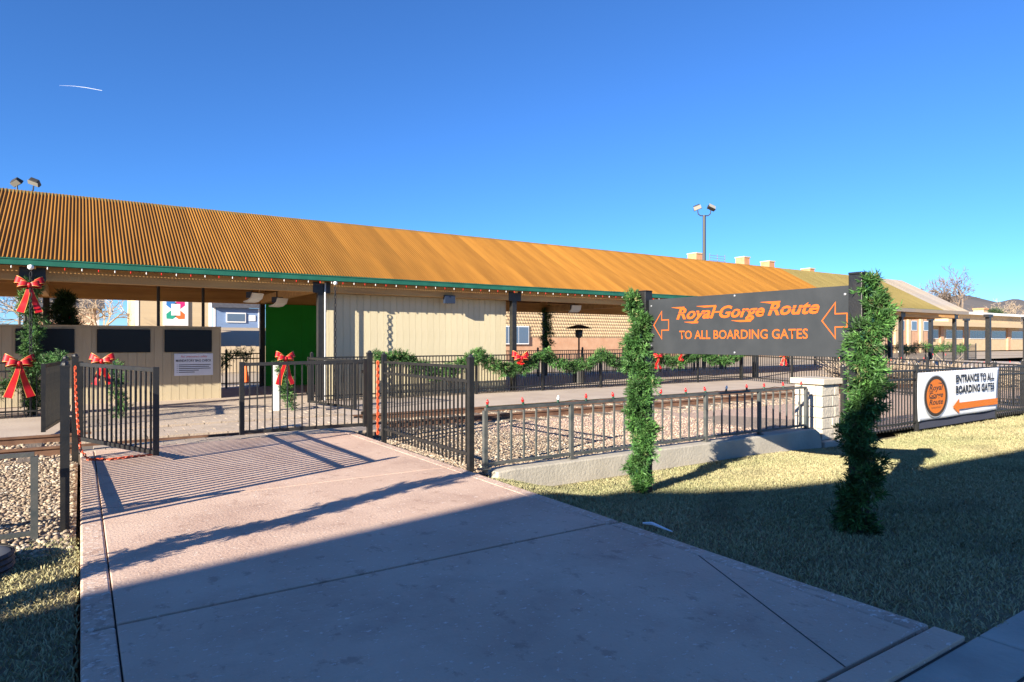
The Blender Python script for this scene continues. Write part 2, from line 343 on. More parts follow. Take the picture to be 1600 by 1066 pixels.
# ------------------------------------------------------------------ canopy building
EY, EZ, RY, RZ, BY = 17.0, 3.2, 20.75, 5.3, 24.5
X0, X1 = -8.0, 43.2
cb = thing('station_canopy', 'long open timber station canopy with orange corrugated steel roof and green gutter', 'canopy', (0,0,0))
PITCH = .0733; NR = 11; SW = PITCH*NR
SL = math.hypot(RY-EY, RZ-EZ)+.04; ang = math.atan2(RZ-EZ, RY-EY)
def sheet_mesh(m):
    n = NR*8+1; xs_ = np.linspace(0, SW+PITCH*.25, n); zz = .0175*np.cos(2*np.pi*xs_/PITCH)
    V = []; 
    for s in (0, SL): V += [(x, s*math.cos(ang), s*math.sin(ang)+z) for x, z in zip(xs_, zz)]
    V = np.array(V); i = np.arange(n-1)
    return np_mesh('roof_sheet', V, np.c_[i, i+1, i+n+1, i+n], m, smooth=True)
ms = [sheet_mesh(M['roof']), sheet_mesh(M['roof2']), sheet_mesh(M['ply'])]
ns = int((X1-X0)/SW)
for i in range(ns+1):
    x = X0+i*SW; q = 0 if x < 30.5 else (1 if x < 39.8 else 2)
    link('roof_sheet', ms[q], cb, (x, EY-.02, EZ+.03+(.0025 if i % 2 else 0)+random.uniform(0, .002)), (0, random.uniform(-.0025, .0025), 0))
MB().add([(X0,BY,EZ),(X1,BY,EZ),(X1,RY,RZ+.02),(X0,RY,RZ+.02)], [(0,1,2,3)]).build('rear_roof_slope', M['roof'], cb)
MB().prism([(RY-.16,RZ-.055),(RY,RZ+.055),(RY+.16,RZ-.055),(RY,RZ+.03)], lambda a, b, t: (X0+t, a, b), 38.3).build('ridge_cap', M['roof2'], cb)
# underside boards (dark deck seen from below), purlins, rafters
MB().add([(X0,EY+.1,EZ+.0),(X1,EY+.1,EZ+.0),(X1,RY,RZ-.06),(X0,RY,RZ-.06)], [(0,1,2,3)]).build('roof_deck', M['timber'], cb)
MB().box(X0, EY-.13, EZ-.115, 39.7, EY-.015, EZ-.10).box(X0, EY-.13, EZ-.10, 39.7, EY-.118, EZ+.022).box(X0, EY-.145, EZ+.0, 39.7, EY-.13, EZ+.024).box(X0, EY-.027, EZ-.10, 39.7, EY-.015, EZ+.02).build('gutter', M['green'], cb)
MB().box(33.5, EY-.16, EZ-.17, X1+.05, EY-.148, EZ+.01).build('fascia_board', M['ply'], cb)
MB().prism([(EY-.05,EZ-.14),(EY-.05,EZ),(RY,RZ),(RY,RZ-.16)], lambda a, b, t: (X1+t, a, b), .04).build('barge_board', M['ply'], cb)
PX = [5.35+6.2*k for k in range(-2, 7)]
FY, PYB = 17.32, 24.0
MB().box(X0, FY-.10, 2.80, 5.28, FY+.10, 3.10).build('front_beam', M['timber'], cb)
MB().box(5.42, FY-.10, 2.80, 11.48, FY+.10, 3.10).build('front_beam', M['timber'], cb)
MB().box(11.62, FY-.10, 2.80, X1-.3, FY+.10, 3.10).build('front_beam', M['timber'], cb)
MB().box(X0, PYB-.10, 2.80, X1-.3, PYB+.10, 3.22).build('rear_beam', M['timber'], cb)
def post(x, y, h, parent, name='post', z0=-.1):
    o = MB().box(x-.085, y-.085, z0, x+.085, y+.085, h).build(name, M['black'], parent, bevel=.008)
    return o
for i, x in enumerate(PX):
    post(x, FY, 3.12, cb); post(x, PYB, 3.05, cb)
    MB().box(x-.23, FY-.113, 2.78, x+.23, FY-.101, 3.07).build('connector_plate', M['black'], cb)
    MB().beam((x, FY+.1, 2.96), (x, PYB-.1, 2.96), .16, .26).build('tie_beam', M['timber'], cb)
    MB().beam((x, FY-.2, EZ-.08), (x, RY, RZ-.22), .12, .2).build('rafter', M['timber'], cb)
    MB().beam((x, PYB+.4, EZ-.12), (x, RY, RZ-.22), .12, .2).build('rafter', M['timber'], cb)
    MB().beam((x, RY, 3.05), (x, RY, RZ-.3), .14, .14).build('king_post', M['timber'], cb)
    for s in (-1, 1):
        if not (5.3 < x+s*.5 < 11.6) : MB().beam((x+s*.09, FY, 2.15), (x+s*.75, FY, 2.81), .11, .14).build('knee_brace', M['timber'], cb) if False else None
for s in (.33, .66):
    y = EY+(RY-EY)*s; MB().box(X0, y-.05, EZ+(RZ-EZ)*s-.16, X1-.1, y+.05, EZ+(RZ-EZ)*s-.045).build('purlin', M['timber'], cb)
# gutter bulbs
bw = MB().lathe([(.001,-.042),(.009,-.034),(.012,-.018),(.009,0),(.009,.02)], 6).mesh('bulb', M['bulb_white'], True)
br = MB().lathe([(.001,-.042),(.009,-.034),(.012,-.018),(.009,0),(.009,.02)], 6).mesh('bulb', M['bulb_red'], True)
sl_ = thing('string_lights', 'string of small red and white bulbs hanging under the green gutter', 'string lights', (0,0,0))
MB().tube([(X0,EY-.10,EZ-.125),(24,EY-.10,EZ-.125)], .006, 4).build('wire', M['plastic'], sl_)
for i in range(104): link('bulb', br if i % 2 else bw, sl_, (X0+.1+i*.305, EY-.10, EZ-.15))
# shed under the canopy
shed = thing('siding_wall', 'cream vertical board partition wall between two canopy posts', 'wall', (0,0,0))
bmesh_board = MB().box(-.097, -.02, 0, .097, .02, 2.9).mesh('board', M['cream'])
MB().box(5.47, 17.645, -.09, 11.45, 17.80, 2.82).build('wall_core', M['cream'], shed)
for i in range(30): link('board', bmesh_board, shed, (5.47+.1+i*.1997, 17.62+random.uniform(-.001,.001), -.1))
MB().box(5.40, 17.59, -.1, 5.466, 17.82, 2.78).build('corner_trim', M['cream'], shed)
MB().box(9.0, 17.3-.18, 2.62, 9.34, 17.3-.05, 2.86).build('floodlight', M['navy'], shed)
gw = thing('green_wall', 'dark green painted panel wall at the rear of the canopy bay', 'wall', (0,0,0))
for q in range(5): MB().box(5.44+q*1.22, 23.82, -.09, 5.44+q*1.22+1.214, 23.9, 2.80).build('panel', M['greenwall'], gw)
# bag-check wall with screens
bc = thing('bag_check_wall', 'low taupe board wall carrying a row of four black screens', 'partition wall', (0,0,0))
MB().box(-8, 19.645, -.1, 3.22, 19.72, 1.86).build('wall_core', M['taupe'], bc)
b2 = MB().box(-.097, -.02, 0, .097, .02, 1.94).mesh('board', M['taupe'])
for i in range(56): link('board', b2, bc, (3.13-i*.1997, 19.62+random.uniform(-.001,.001), -.095))
MB().box(-8, 19.58, 1.85, 3.27, 19.74, 1.90).build('cap_board', M['taupe'], bc)
MB().box(3.232, 19.59, -.095, 3.27, 19.73, 1.845).build('end_trim', M['taupe'], bc)
for i, (a, b) in enumerate(((1.87, 3.03), (.35, 1.54), (-1.30, -.12), (-3.2, -2.0))):
    sc_ = MB().box(a, 19.55, 1.20, b, 19.597, 1.80).build('screen', M['screen'], bc, bevel=.01)
    MB().box(a+.5*(b-a)-.04, 19.547, 1.205, a+.5*(b-a)+.04, 19.5495, 1.222).build('sensor_strip', M['plastic'], sc_)
for x in (1.75, 2.85):
    tag(MB().tube([(x, 19.85, -.08), (x, 19.85, 3.4)], .04, 8).build('steel_pole', M['black']), 'slim black pole behind the screen wall, %s' % ('left of the two' if x < 2 else 'right of the two'), 'pole', 'poles behind the screen wall')

# ------------------------------------------------------------------ lettering
def text_mesh(body, w, h, t, m, shear=0, bold=0):
    cu = bpy.data.curves.new('t', 'FONT'); cu.body = body; cu.size = 1; cu.shear = shear; cu.offset = bold; cu.resolution_u = 3
    ob = bpy.data.objects.new('t', cu); COL.objects.link(ob); bpy.context.view_layer.update()
    me = bpy.data.meshes.new_from_object(ob.evaluated_get(bpy.context.evaluated_depsgraph_get()))
    bpy.data.objects.remove(ob); bpy.data.curves.remove(cu)
    v = np.zeros(len(me.vertices)*3); me.vertices.foreach_get('co', v); v = v.reshape(-1, 3)
    lo, hi = v.min(0), v.max(0); v = (v-lo)/np.maximum(hi-lo, 1e-6)
    v[:, 0] *= w; v[:, 1] *= h; v[:, 2] = 0
    me.vertices.foreach_set('co', v.ravel()); me.materials.clear(); me.materials.append(m); me.update(); return me
def place(o, origin, right, up):
    r, u = Vector(right).normalized(), Vector(up).normalized(); n = r.cross(u)
    o.matrix_local = Matrix(((r.x,u.x,n.x,origin[0]),(r.y,u.y,n.y,origin[1]),(r.z,u.z,n.z,origin[2]),(0,0,0,1))); return o
def flat(polys, m, name, parent, origin, right, up, lift=.0):
    mb = MB()
    for p in polys: mb.add([(x, y, lift) for x, y in p], [tuple(range(len(p)))])
    me = bpy.data.meshes.new(name); me.from_pydata(mb.v, [], mb.f); me.materials.append(m)
    return place(link(name, me, parent), origin, right, up)
def stroke(pts, w, closed=True):
    n = len(pts); out = []
    P = [Vector(p) for p in pts]; c = sum(P, Vector((0,0)))/n
    Q = []
    for i in range(n):
        a, b, d = P[i-1], P[i], P[(i+1) % n]
        n1 = Vector((-(b-a).y, (b-a).x)).normalized(); n2 = Vector((-(d-b).y, (d-b).x)).normalized()
        mm = (n1+n2); k = w/max(.35, mm.length_squared/2*1.0); Q.append(b+mm.normalized()*min(w*2.2, w/max(.3, mm.normalized().dot(n1))))
    return [[tuple(P[i]), tuple(P[(i+1) % n]), tuple(Q[(i+1) % n]), tuple(Q[i])] for i in range(n)]
# big roadside sign between two posts
sg = thing('entrance_sign', 'charcoal panel sign with orange lettering and two left arrows between dark posts', 'sign', (5.19, 3.97, -.1))
def SP(y, z): return (0, y-3.97, z+.1)
MB().box(-.055, 2.74-3.97, -.02, .055, 2.85-3.97, 2.13).box(-.057,2.738-3.97,2.13,.057,2.852-3.97,2.15).build('post', M['black'], sg, bevel=.006)
MB().box(-.055, 5.10-3.97, -.1, .055, 5.21-3.97, 2.14).box(-.057,5.098-3.97,2.14,.057,5.212-3.97,2.155).build('post', M['black'], sg, bevel=.006)
pan = MB().box(-.012, 2.862-3.97, 1.467, .012, 5.088-3.97, 2.05).build('panel', M['signpanel'], sg, bevel=.003)
for yy, zz in ((2.90,1.55),(2.90,1.98),(5.05,1.55),(5.05,1.98),(3.97,1.49),(3.97,2.03)):
    MB().lathe([(.011,0),(.011,.006),(.001,.009)], 8).build('bolt', M['steel'], pan).matrix_local = Matrix.Translation((-.012, yy-3.97, zz)) @ Matrix.Rotation(R(-90), 4, 'Y')
OR = (-.0145, 5.088-3.97, 1.467); RT = (0,-1,0); UP = (0,0,1)      # panel space: s to the right (0..2.226), z up (0..0.583)
W_ = 2.226
def arrow(x0, w, yb, h): 
    ht = h; m_ = yb+h/2; xh = x0+w*.56
    return [(x0, m_), (xh, yb), (xh, m_-h*.19), (x0+w, m_-h*.19), (x0+w, m_+h*.19), (xh, m_+h*.19), (xh, yb+h)]
for x0 in (.068, 1.985): flat(stroke(arrow(x0, .225, .145, .315), .0105), M['orange2'], 'arrow', pan, OR, RT, UP)
place(link('lettering', text_mesh('TO ALL BOARDING GATES', 1.43, .088, 0, M['orange2'], 0, .012), pan), (OR[0], OR[1]-.435, OR[2]+.152), RT, UP)
SH = .32
word = [('Royal', .395, .515, -.042), ('Gorge', .94, .505, -.042), ('Route', 1.475, .495, 0)]
for t, x, w, dz in word:
    h = .155 if dz else .118
    place(link('lettering', text_mesh(t, w, h, 0, M['orange2'], SH, .03), pan), (OR[0], OR[1]-x, OR[2]+.362+dz), RT, UP)
def swash(x0, x1, y, t=.018): return [(x0, y+t*.35), (x0+.10, y-t*.5), (x1, y-t*.5), (x1+.006, y+t*.5), (x0, y+t*.5)]
for pq in [swash(.33, .50, .393), swash(.66, .90, .392), swash(1.40, 1.60, .396), swash(.50, .68, .237), swash(1.08, 1.30, .237),
      [(.88,.340),(.99,.340),(.987,.326),(.877,.326)]]:
    flat([pq], M['orange2'], 'swash', pan, (OR[0],OR[1],OR[2]+.084), RT, UP, .0006)
flat([[(.38,.331),(.80,.331),(.80,.336),(.38,.336)], [(.97,.331),(1.40,.331),(1.40,.336),(.97,.336)], [(1.47,.331),(1.95,.331),(1.95,.336),(1.47,.336)]], M['signpanel'], 'stencil_line', pan, (OR[0],OR[1],OR[2]+.084), RT, UP, .0012)

# ------------------------------------------------------------------ fences
BOXU = {}
def picket_mesh(w, h, m):
    k = (w, round(h, 3), m.name)
    if k not in BOXU: BOXU[k] = MB().box(-w/2, -w/2, 0, w/2, w/2, h).mesh('picket', m)
    return BOXU[k]
def cap_post(mb, x, y, z0, z1, w=.033, dome=True):
    mb.box(x-w, y-w, z0, x+w, y+w, z1)
    if dome: mb.box(x-w*1.12, y-w*1.12, z1, x+w*1.12, y+w*1.12, z1+.02).lathe([(w*.9,.02),(w*.8,.04),(w*.3,.055),(.001,.058)], 8, (x,y,z1))
def fence(label, p0, p1, za, zb, h=1.2, sp=.102, posts=(0, 1), m='black', pw=.019, dome=True, cat='fence', group=None, name='picket_fence', ph=.07, stuff=False, rails=None):
    a, b = Vector((*p0, za)), Vector((*p1, zb)); L = (b-a).length; d = (b-a)/L
    t = thing(name, label, cat, tuple(a), 0, group); mt = M[m]
    for rz in (rails or (.17, h-.20, h-.03)):
        MB().beam((0,0,rz), tuple((b-a)+Vector((0,0,rz))), .03, .036).build('rail', mt, t)
    for q in posts:
        mb = MB(); p = (b-a)*q; cap_post(mb, p.x, p.y, p.z-.15, p.z+h+ph, dome=dome); mb.build('post', mt, t)
    n = max(1, int(round(L/sp))); pmesh = picket_mesh(pw, h-.075, mt)
    if stuff:
        mb = MB()
        for i in range(1, n):
            p = (b-a)*(i/n); mb.box(p.x-pw/2, p.y-pw/2, p.z+.045, p.x+pw/2, p.y+pw/2, p.z+h-.03)
        tag(mb.build('pickets', mt, t), kind='stuff')
    else:
        for i in range(1, n):
            p = (b-a)*(i/n)
            if any(abs(i/n-q)*L < .05 for q in posts): continue
            link('picket', pmesh, t, (p.x, p.y, p.z+.045), (0, 0, math.atan2(d.y, d.x)))
    return t
def gate_leaf(label, hinge, free, z0, z1, h=1.1, sp=.112):
    a, b = Vector((*hinge, z0)), Vector((*free, z1)); D = b-a; L = D.length
    t = thing('gate_leaf', label, 'gate', tuple(a), 0, 'open gate leaves'); mt = M['black']
    for rz in (.03, h-.03): MB().beam((0,0,rz), tuple(D+Vector((0,0,rz))), .045, .05).build('rail', mt, t)
    for q in (0, 1):
        p = D*q; MB().box(p.x-.033, p.y-.033, p.z-.005, p.x+.033, p.y+.033, p.z+h+.008).build('stile', mt, t)
    n = int(round(L/sp)); pmesh = picket_mesh(.02, h-.1, mt)
    for i in range(1, n):
        p = D*(i/n); link('picket', pmesh, t, (p.x, p.y, p.z+.05), (0,0,math.atan2(D.y, D.x)))
    for hz in (.22, h-.2): MB().beam((-.07,0,hz),(.0,0,hz), .03, .05).build('hinge', mt, t)
    return t
fence('black picket panel along the left edge of the path', (-.107,6.53), (-.158,9.95), -.03, -.05, 1.24, posts=(0,1), sp=.118, pw=.038)
fence('black picket panel along the right edge of the path', (3.86,6.70), (3.95,9.56), -.02, -.04, 1.24, sp=.108, posts=(0,1))
def gate_post(label, x, y, h):
    mb = MB(); cap_post(mb, x, y, -.2, h, .04); tag(mb.build('gate_post', M['black']), label, 'post', 'gate hinge posts')
gate_post('black domed gate post left of the path beside the hanging chain', -.06, 10.80, 1.27)
gate_post('black domed gate post right of the path beside the coiled chain', 3.97, 10.22, 1.29)
gate_leaf('near left gate leaf swung open towards the camera', (.0,10.72), (.78,9.14), .13, .09, 1.08)
gate_leaf('near right gate leaf standing almost closed across the path', (3.90,10.23), (2.06,10.58), .10, .07, 1.10)
gate_leaf('far right gate leaf folded back beside the track', (4.72,16.2), (5.17,14.2), -.02, -.04, 1.12)
gate_leaf('far left gate leaf folded back left of the crossing', (-.25,15.5), (-.52,13.5), -.02, -.03, 1.14)
fence('long black garlanded picket fence along the platform in front of the shed', (4.95,16.75), (22.25,16.75), -.1, -.1, 1.2, posts=[(x-4.95)/17.3 for x in (4.95,7.4,9.85,12.3,14.75,17.2,19.65,22.25)])
fence('black picket fence in front of the screen wall, left of the crossing', (-6.6,16.75), (-.35,16.75), -.12, -.12, 1.2, posts=(0,.4,.8,1))
fence('black picket fence slanting back from the platform corner to the lawn', (22.25,16.70), (20.5,6.75), -.1, -.32, 1.22, posts=(0,.25,.5,.75,1), sp=.11)
fb = fence('black picket fence on the dry lawn carrying the white banner', (11.2,6.31), (28.3,6.31), -.26, -.36, 1.22, posts=(0,.155,.3705,.58,.79,1), sp=.115)
fence('black rear platform fence seen behind the screen wall', (3.0,23.6), (5.2,23.6), -.1, -.1, 1.2, posts=(0,.5,1), sp=.11)
fence('black rear platform fence seen through the open bay beside the shed', (11.9,23.6), (30,23.6), -.1, -.1, 1.2, posts=[i/7 for i in range(8)], sp=.11)
fence('black rear platform fence far right beyond the canopy end', (40,24.4), (64,24.4), -.1, -.1, 1.3, posts=[i/8 for i in range(9)], sp=.14)
# low railings on their kerbs
def railing(label, x0, x1, y, z, sp, postidx, h=.70):
    t = thing('low_railing', label, 'railing', (x0, y, z), 0, 'low railings beside the path'); mt = M['rail_grey']; L = x1-x0; n = int(round(abs(L)/sp))
    MB().beam((0,0,h-.015),(L,0,h-.015),.04,.032).build('top_rail', mt, t); MB().beam((0,0,.05),(L,0,.05),.04,.032).build('bottom_rail', mt, t)
    pmesh = picket_mesh(.020, h-.1, mt)
    for i in range(n+1):
        x = L*i/n
        if i in postidx: MB().box(x-.024,-.024,-.05,x+.024,.024,h-.032).box(x-.05,-.05,-.006,x+.05,.05,.004).build('post', mt, t)
        else: link('baluster', pmesh, t, (x, 0, .06))
    return t
railing('low grey railing on a concrete kerb right of the path', 3.88, 10.22, 6.40, .03, .181, (0,7,21,28,35))
railing('low grey railing left of the path beside the gravel', -.30, -5.7, 6.30, -.05, .30, (0,6,12,18), .68)
tag(MB().prism([(3.97,0.0),(4.2,.015),(10.30,.02),(10.42,-.05),(10.48,-.2),(10.48,-.6),(3.97,-.6)], lambda a, b, t: (a, 6.27+t, b), .26).build('concrete_kerb', M['curb'], bevel=.018), 'pale concrete retaining kerb under the right railing', 'kerb')
tag(MB().box(-6, 6.23, -.3, -.33, 6.37, -.075).build('concrete_kerb', M['curb'], bevel=.012), 'weathered kerb strip under the left railing', 'kerb')
# C9 bulbs along the railings
def light_string(label, pts):
    t = thing('railing_lights', label, 'string lights', (0,0,0))
    cb_ = MB().lathe([(.010,0),(.018,.012),(.017,.03),(.008,.052),(.001,.06)], 8)
    r_, w_ = cb_.mesh('bulb', M['bulb_red'], True), cb_.mesh('bulb', M['bulb_white'], True); so = MB().lathe([(.015,-.035),(.015,0),(.001,.001)], 8).mesh('socket', M['bulb_base'])
    wp = []
    for i, (x, y, z, red) in enumerate(pts):
        rot = (random.uniform(-.3,.3), random.uniform(-.3,.3), 0)
        b = link('bulb', r_ if red else w_, t, (x,y,z+.035), rot); link('socket', so, b)
        wp += [(x,y,z+.002)]
        if i < len(pts)-1: x2 = pts[i+1][0]; wp += [((x+x2)/2, y-.02, z+random.uniform(-.03,.03))]
    MB().tube(wp, .004, 4).build('wire', M['bulb_base'], t)
light_string('red and white bulbs clipped along the right railing top', [(3.95+i*.47+random.uniform(-.05,.05), 6.40, .735, i not in (2,5,9)) for i in range(14)])
light_string('red bulbs clipped along the left railing top', [(-.75-i*.62, 6.30, .635, i != 2) for i in range(5)])
# ------------------------------------------------------------------ stone pillar
pl = thing('stone_pillar', 'pale limestone block pillar with a flat cap at the end of the railing', 'pillar', (10.64, 6.36, -.24))
Wp = .52
MB().box(.03,.03,-.1,Wp-.03,Wp-.03,.98).build('mortar_core', M['curb'], pl)
for c in range(5):
    z0 = .03+c*.19; z1 = z0+.176; s = .30 if c % 2 else .38
    for (a, b, cc, d) in ((0,0,s,.12),(s+.008,0,Wp,.20 if c % 2 else .12),(0,.128,.12,Wp-.14),(0,Wp-.132,.25,Wp),(.258,Wp-.12,Wp,Wp),(Wp-.12,.21,Wp,Wp-.13)):
        e = random.uniform(-.006,.006); MB().box(a+e,b+e,z0,cc,d,z1).build('block', M['stone'], pl, bevel=.012)
MB().box(-.06,-.06,.985,Wp+.06,Wp+.06,1.09).build('cap_stone', M['cap'], pl, bevel=.014)
MB().box(-.10,-.12,-.12,Wp+.12,Wp+.1,.025).build('footing', M['curb'], pl, bevel=.02)
# ------------------------------------------------------------------ banner
bn = thing('fence_banner', 'white vinyl banner with round orange logo, black lettering and orange left arrow', 'banner', (13.76, 6.235, -.29))
bn.scale = (1.335, 1, 1)
BW, BH = 2.80, .96
def bw_fn(s, z): return (s, .012*math.sin(s*5+z*3)-.02*max(0, (s-2.5)/.3)*max(0, z-.6)*2, z)
nx, nz = 40, 16
V = np.array([[*bw_fn(BW*i/nx, BH*j/nz)] for j in range(nz+1) for i in range(nx+1)]); i_ = np.arange(nx*nz); a_ = i_//nx*(nx+1)+i_ % nx
V[:, 2] += .20+V[:, 0]*.008
sheet = link('sheet', np_mesh('banner_sheet', V, np.c_[a_, a_+1, a_+nx+2, a_+nx+1], M['vinyl'], smooth=True), bn)
sheet.modifiers.new('thick', 'SOLIDIFY').thickness = .003
MB().box(.05, .05, .03, BW+.02, .056, .26).build('lower_canvas', M['drape'], bn)
BO = (0, -.032, .20); BR = (1,0,.008); 
def disc(cx, cy, rx, ry, n=40): return [(cx+rx*math.cos(2*math.pi*k/n), cy+ry*math.sin(2*math.pi*k/n)) for k in range(n)]
flat([disc(.50,.47,.39,.43)], M['greyring'], 'logo_rim', bn, BO, BR, UP); flat([disc(.50,.47,.365,.41)], M['brownring'], 'logo_ring', bn, BO, BR, UP, .001)
flat([disc(.50,.47,.30,.345)], M['orange'], 'logo_disc', bn, BO, BR, UP, .002)
for t, y, h in (('Royal', .575, .15), ('Gorge', .425, .15), ('Route', .32, .115)):
    place(link('logo_lettering', text_mesh(t, .44, h, 0, M['ink'], .25, .02), bn), (BO[0]+.28, BO[1]-.0035, BO[2]+y-.02), BR, UP)
for pq in [swash(.26,.36,.715,.022), swash(.56,.74,.725,.022), swash(.25,.36,.545,.02), swash(.27,.50,.435,.018), swash(.24,.40,.575,.014)]: flat([pq], M['ink'], 'logo_swash', bn, BO, BR, UP, .0035)
place(link('logo_lettering', text_mesh('RAILROAD', .30, .035, 0, M['brownring'], 0, .01), bn), (BO[0]+.35, BO[1]-.0035, BO[2]+.225), BR, UP)
place(link('lettering', text_mesh('ENTRANCE TO ALL', 1.42, .165, 0, M['ink'], 0, .035), bn), (BO[0]+1.16, BO[1]-.003, BO[2]+.715), BR, UP)
place(link('lettering', text_mesh('BOARDING GATES', 1.42, .165, 0, M['ink'], 0, .035), bn), (BO[0]+1.16, BO[1]-.003, BO[2]+.485), BR, UP)
flat([[(1.05,.21),(1.27,.05),(1.27,.145),(2.70,.145),(2.70,.285),(1.27,.285),(1.27,.38)]], M['orange'], 'arrow', bn, BO, BR, UP, .002)
# bag-check notice
ns_ = thing('bag_check_notice', 'small white notice board with red script and black lines below the right screen', 'notice', (2.10, 19.585, .56))
MB().box(0,-.012,0,.96,0,.60).build('board', M['vinyl'], ns_, bevel=.006)
place(link('lettering', text_mesh("For everyone's safety", .66, .075, 0, M['redprint'], .3, .0), ns_), (.16,-.0145,.475), (1,0,0), UP)
place(link('lettering', text_mesh('MANDATORY BAG CHECK', .88, .065, 0, M['ink'], 0, .02), ns_), (.04,-.0145,.375), (1,0,0), UP)
for i in range(5):
    flat([[(.06,.29-i*.05),(.085,.29-i*.05),(.085,.30-i*.05),(.06,.30-i*.05)],[(.11,.285-i*.05),((.9,.86,.9,.6,.5)[i],.285-i*.05),((.9,.86,.9,.6,.5)[i],.303-i*.05),(.11,.303-i*.05)]], M['ink'], 'print_line', ns_, (0,-.0145,0), (1,0,0), UP)

# ------------------------------------------------------------------ garlands and bows
def garland_mesh(pts, rad, dens, size=.085, tilt=.25, dark=1.0):
    P = [Vector(p) for p in pts]; seg = [(P[i+1]-P[i]).length for i in range(len(P)-1)]; tot = sum(seg); Vs, Fs, Cs = [], [], []; k = 0
    def at(t):
        i = 0
        while i < len(seg)-1 and t > seg[i]: t -= seg[i]; i += 1
        f = min(1, t/seg[i]); r = rad[i]*(1-f)+rad[i+1]*f if isinstance(rad, list) else rad
        return P[i].lerp(P[i+1], f), (P[i+1]-P[i]).normalized(), r
    ncl = max(4, int(tot/(.42*(sum(rad)/len(rad) if isinstance(rad, list) else rad))*2.6)); per = max(5, int(tot*dens*1.25/ncl))
    for cl in range(ncl):
        c, d, r = at(tot*(cl+random.random())/ncl)
        u = d.orthogonal().normalized(); w = d.cross(u); a = random.uniform(0, 6.283)
        o = u*math.cos(a)+w*math.sin(a); ctr = c+o*r*random.uniform(.1, .8); cr = r*random.uniform(.45, .72); g0 = random.uniform(.5, 1.45)*dark
        for j in range(per):
            q = Vector((random.gauss(0,1), random.gauss(0,1), random.gauss(0,1))).normalized()
            root = ctr+q*cr*random.uniform(.1, .75); tip = (q*.8+o*.55+d*random.uniform(-.3,.3)+Vector((0,0,tilt*.6))).normalized()
            base = Vector((.034,.10,.022)) if random.random() > .35 else (Vector((.075,.175,.04)) if random.random() > .08 else Vector((.16,.17,.07))); ln = size*random.uniform(.7, 1.25); g = g0*random.uniform(.75,1.25)
            sp = tip*ln*.8
            for b in range(11):
                s = (tip*.9+Vector((random.gauss(0,.5), random.gauss(0,.5), random.gauss(0,.5)))).normalized()
                sd = s.cross(Vector((random.random()-.5, random.random()-.5, random.random()-.5))).normalized()*.0055*(size/.085)**.5
                rt = root+sp*(b/11); l = ln*.72*random.uniform(.7, 1.1); m_ = rt+s*l*.45
                Vs += [rt[:], (m_+sd)[:], (rt+s*l)[:], (m_-sd)[:]]; Fs.append((k, k+1, k+2, k+3)); k += 4
                gg = g*random.uniform(.8,1.2); Cs += [(base*gg)[:]]*4
    return np_mesh('garland', np.array(Vs), np.array(Fs), M['needle'], np.array(Cs))
def garland(label, pts, rad, dens=170, size=.085, group=None, stem=True, dark=1.0):
    t = thing('garland', label, 'garland', tuple(pts[0]), 0, group); o0 = Vector(pts[0])
    lp = [Vector(p)-o0 for p in pts]
    link('needles', garland_mesh(lp, rad, dens, size, dark=dark), t)
    if stem: MB().tube(lp, .022, 5).build('stem', M['bulb_base'], t)
    return t
def column(x, y, z0, z1, r, off=.05, turns=3.0, n=26, lean=0):
    return [(x+off*math.cos(6.283*turns*i/n)+lean*math.sin(i*.9), y+off*math.sin(6.283*turns*i/n), z0+(z1-z0)*i/n) for i in range(n+1)]
garland('thick green garland wound round the left sign post', [(p[0]-.03, p[1]+.07*(i/26)**2+.02*math.sin(i*.8), p[2]) for i, p in enumerate(column(5.14, 5.13, -.12, 2.0, .15, .04, 3.4))], [.10+.02*math.sin(i*1.1)+(.025 if 6 < i < 20 else 0)-(.05 if i > 22 else 0)-(.04 if i < 3 else 0) for i in range(27)], 1050, .074, 'garlands on the sign posts')
garland('thick green garland wound round the right sign post, lower half shaded', [(p[0], p[1]-.02-.09*(i/26)**2+.018*math.sin(i*.75), p[2]) for i, p in enumerate(column(5.17, 2.80, -.06, 1.97, .15, .045, 3.2))], [.108+.018*math.sin(i*1.3)-(.05 if i > 23 else 0) for i in range(27)], 1050, .074, 'garlands on the sign posts')
# third garlanded post left of the path, just outside the picture: its shadow crosses the path
tp = thing('garlanded_post', 'dark post wound with green garland left of the path', 'post', (-1.52, 4.52, -.1))
MB().box(-.05,-.05,-.1,.05,.05,2.1).build('post', M['black'], tp)
link('garland', garland_mesh([(p[0]+1.52,p[1]-4.52,p[2]+.1) for p in column(-1.52,4.52,-.1,2.0,.15,.08,3)], [.12+.03*math.sin(i*1.2) for i in range(27)], 420, .09), tp)
garland('green garland wound round the left canopy post below the red bow', column(-.86, 17.12, .0, 2.75, .16, .06, 3), .17, 320, .11, 'garlands on canopy posts')
garland('dark garland wound round the rear canopy post in the shade', column(17.75, 23.85, .9, 3.0, .2, .1, 4), .24, 240, .13, 'garlands on canopy posts')
def swag(xa, xb, y, z, sag, n=10): return [(xa+(xb-xa)*i/n, y-.06, z-sag*(1-(2*i/n-1)**2)) for i in range(n+1)]
for i, (a, b, sg_) in enumerate(((6.6,7.4,.15),(7.4,9.85,.52),(9.85,12.3,.50),(12.3,14.75,.46),(14.75,17.2,.5),(17.2,19.65,.42),(19.65,22.2,.4))):
    garland(['short garland tail at the gate end of the platform fence','green garland swag directly in front of the shed door boards','garland swag on the platform fence carrying the wide red bow','garland swag below the open bay and patio heater','garland swag behind the left sign post','garland swag seen under the left of the sign','garland swag seen under the middle of the sign'][i],
            swag(a, b, 16.72, 1.12, sg_), .18, 420, .11, 'garland swags on the platform fence')
garland('garland swag on the fence left of the far gate', swag(-3.1,-.9,16.7,.75,.35), .16, 240, .11, 'garland swags left of the crossing')
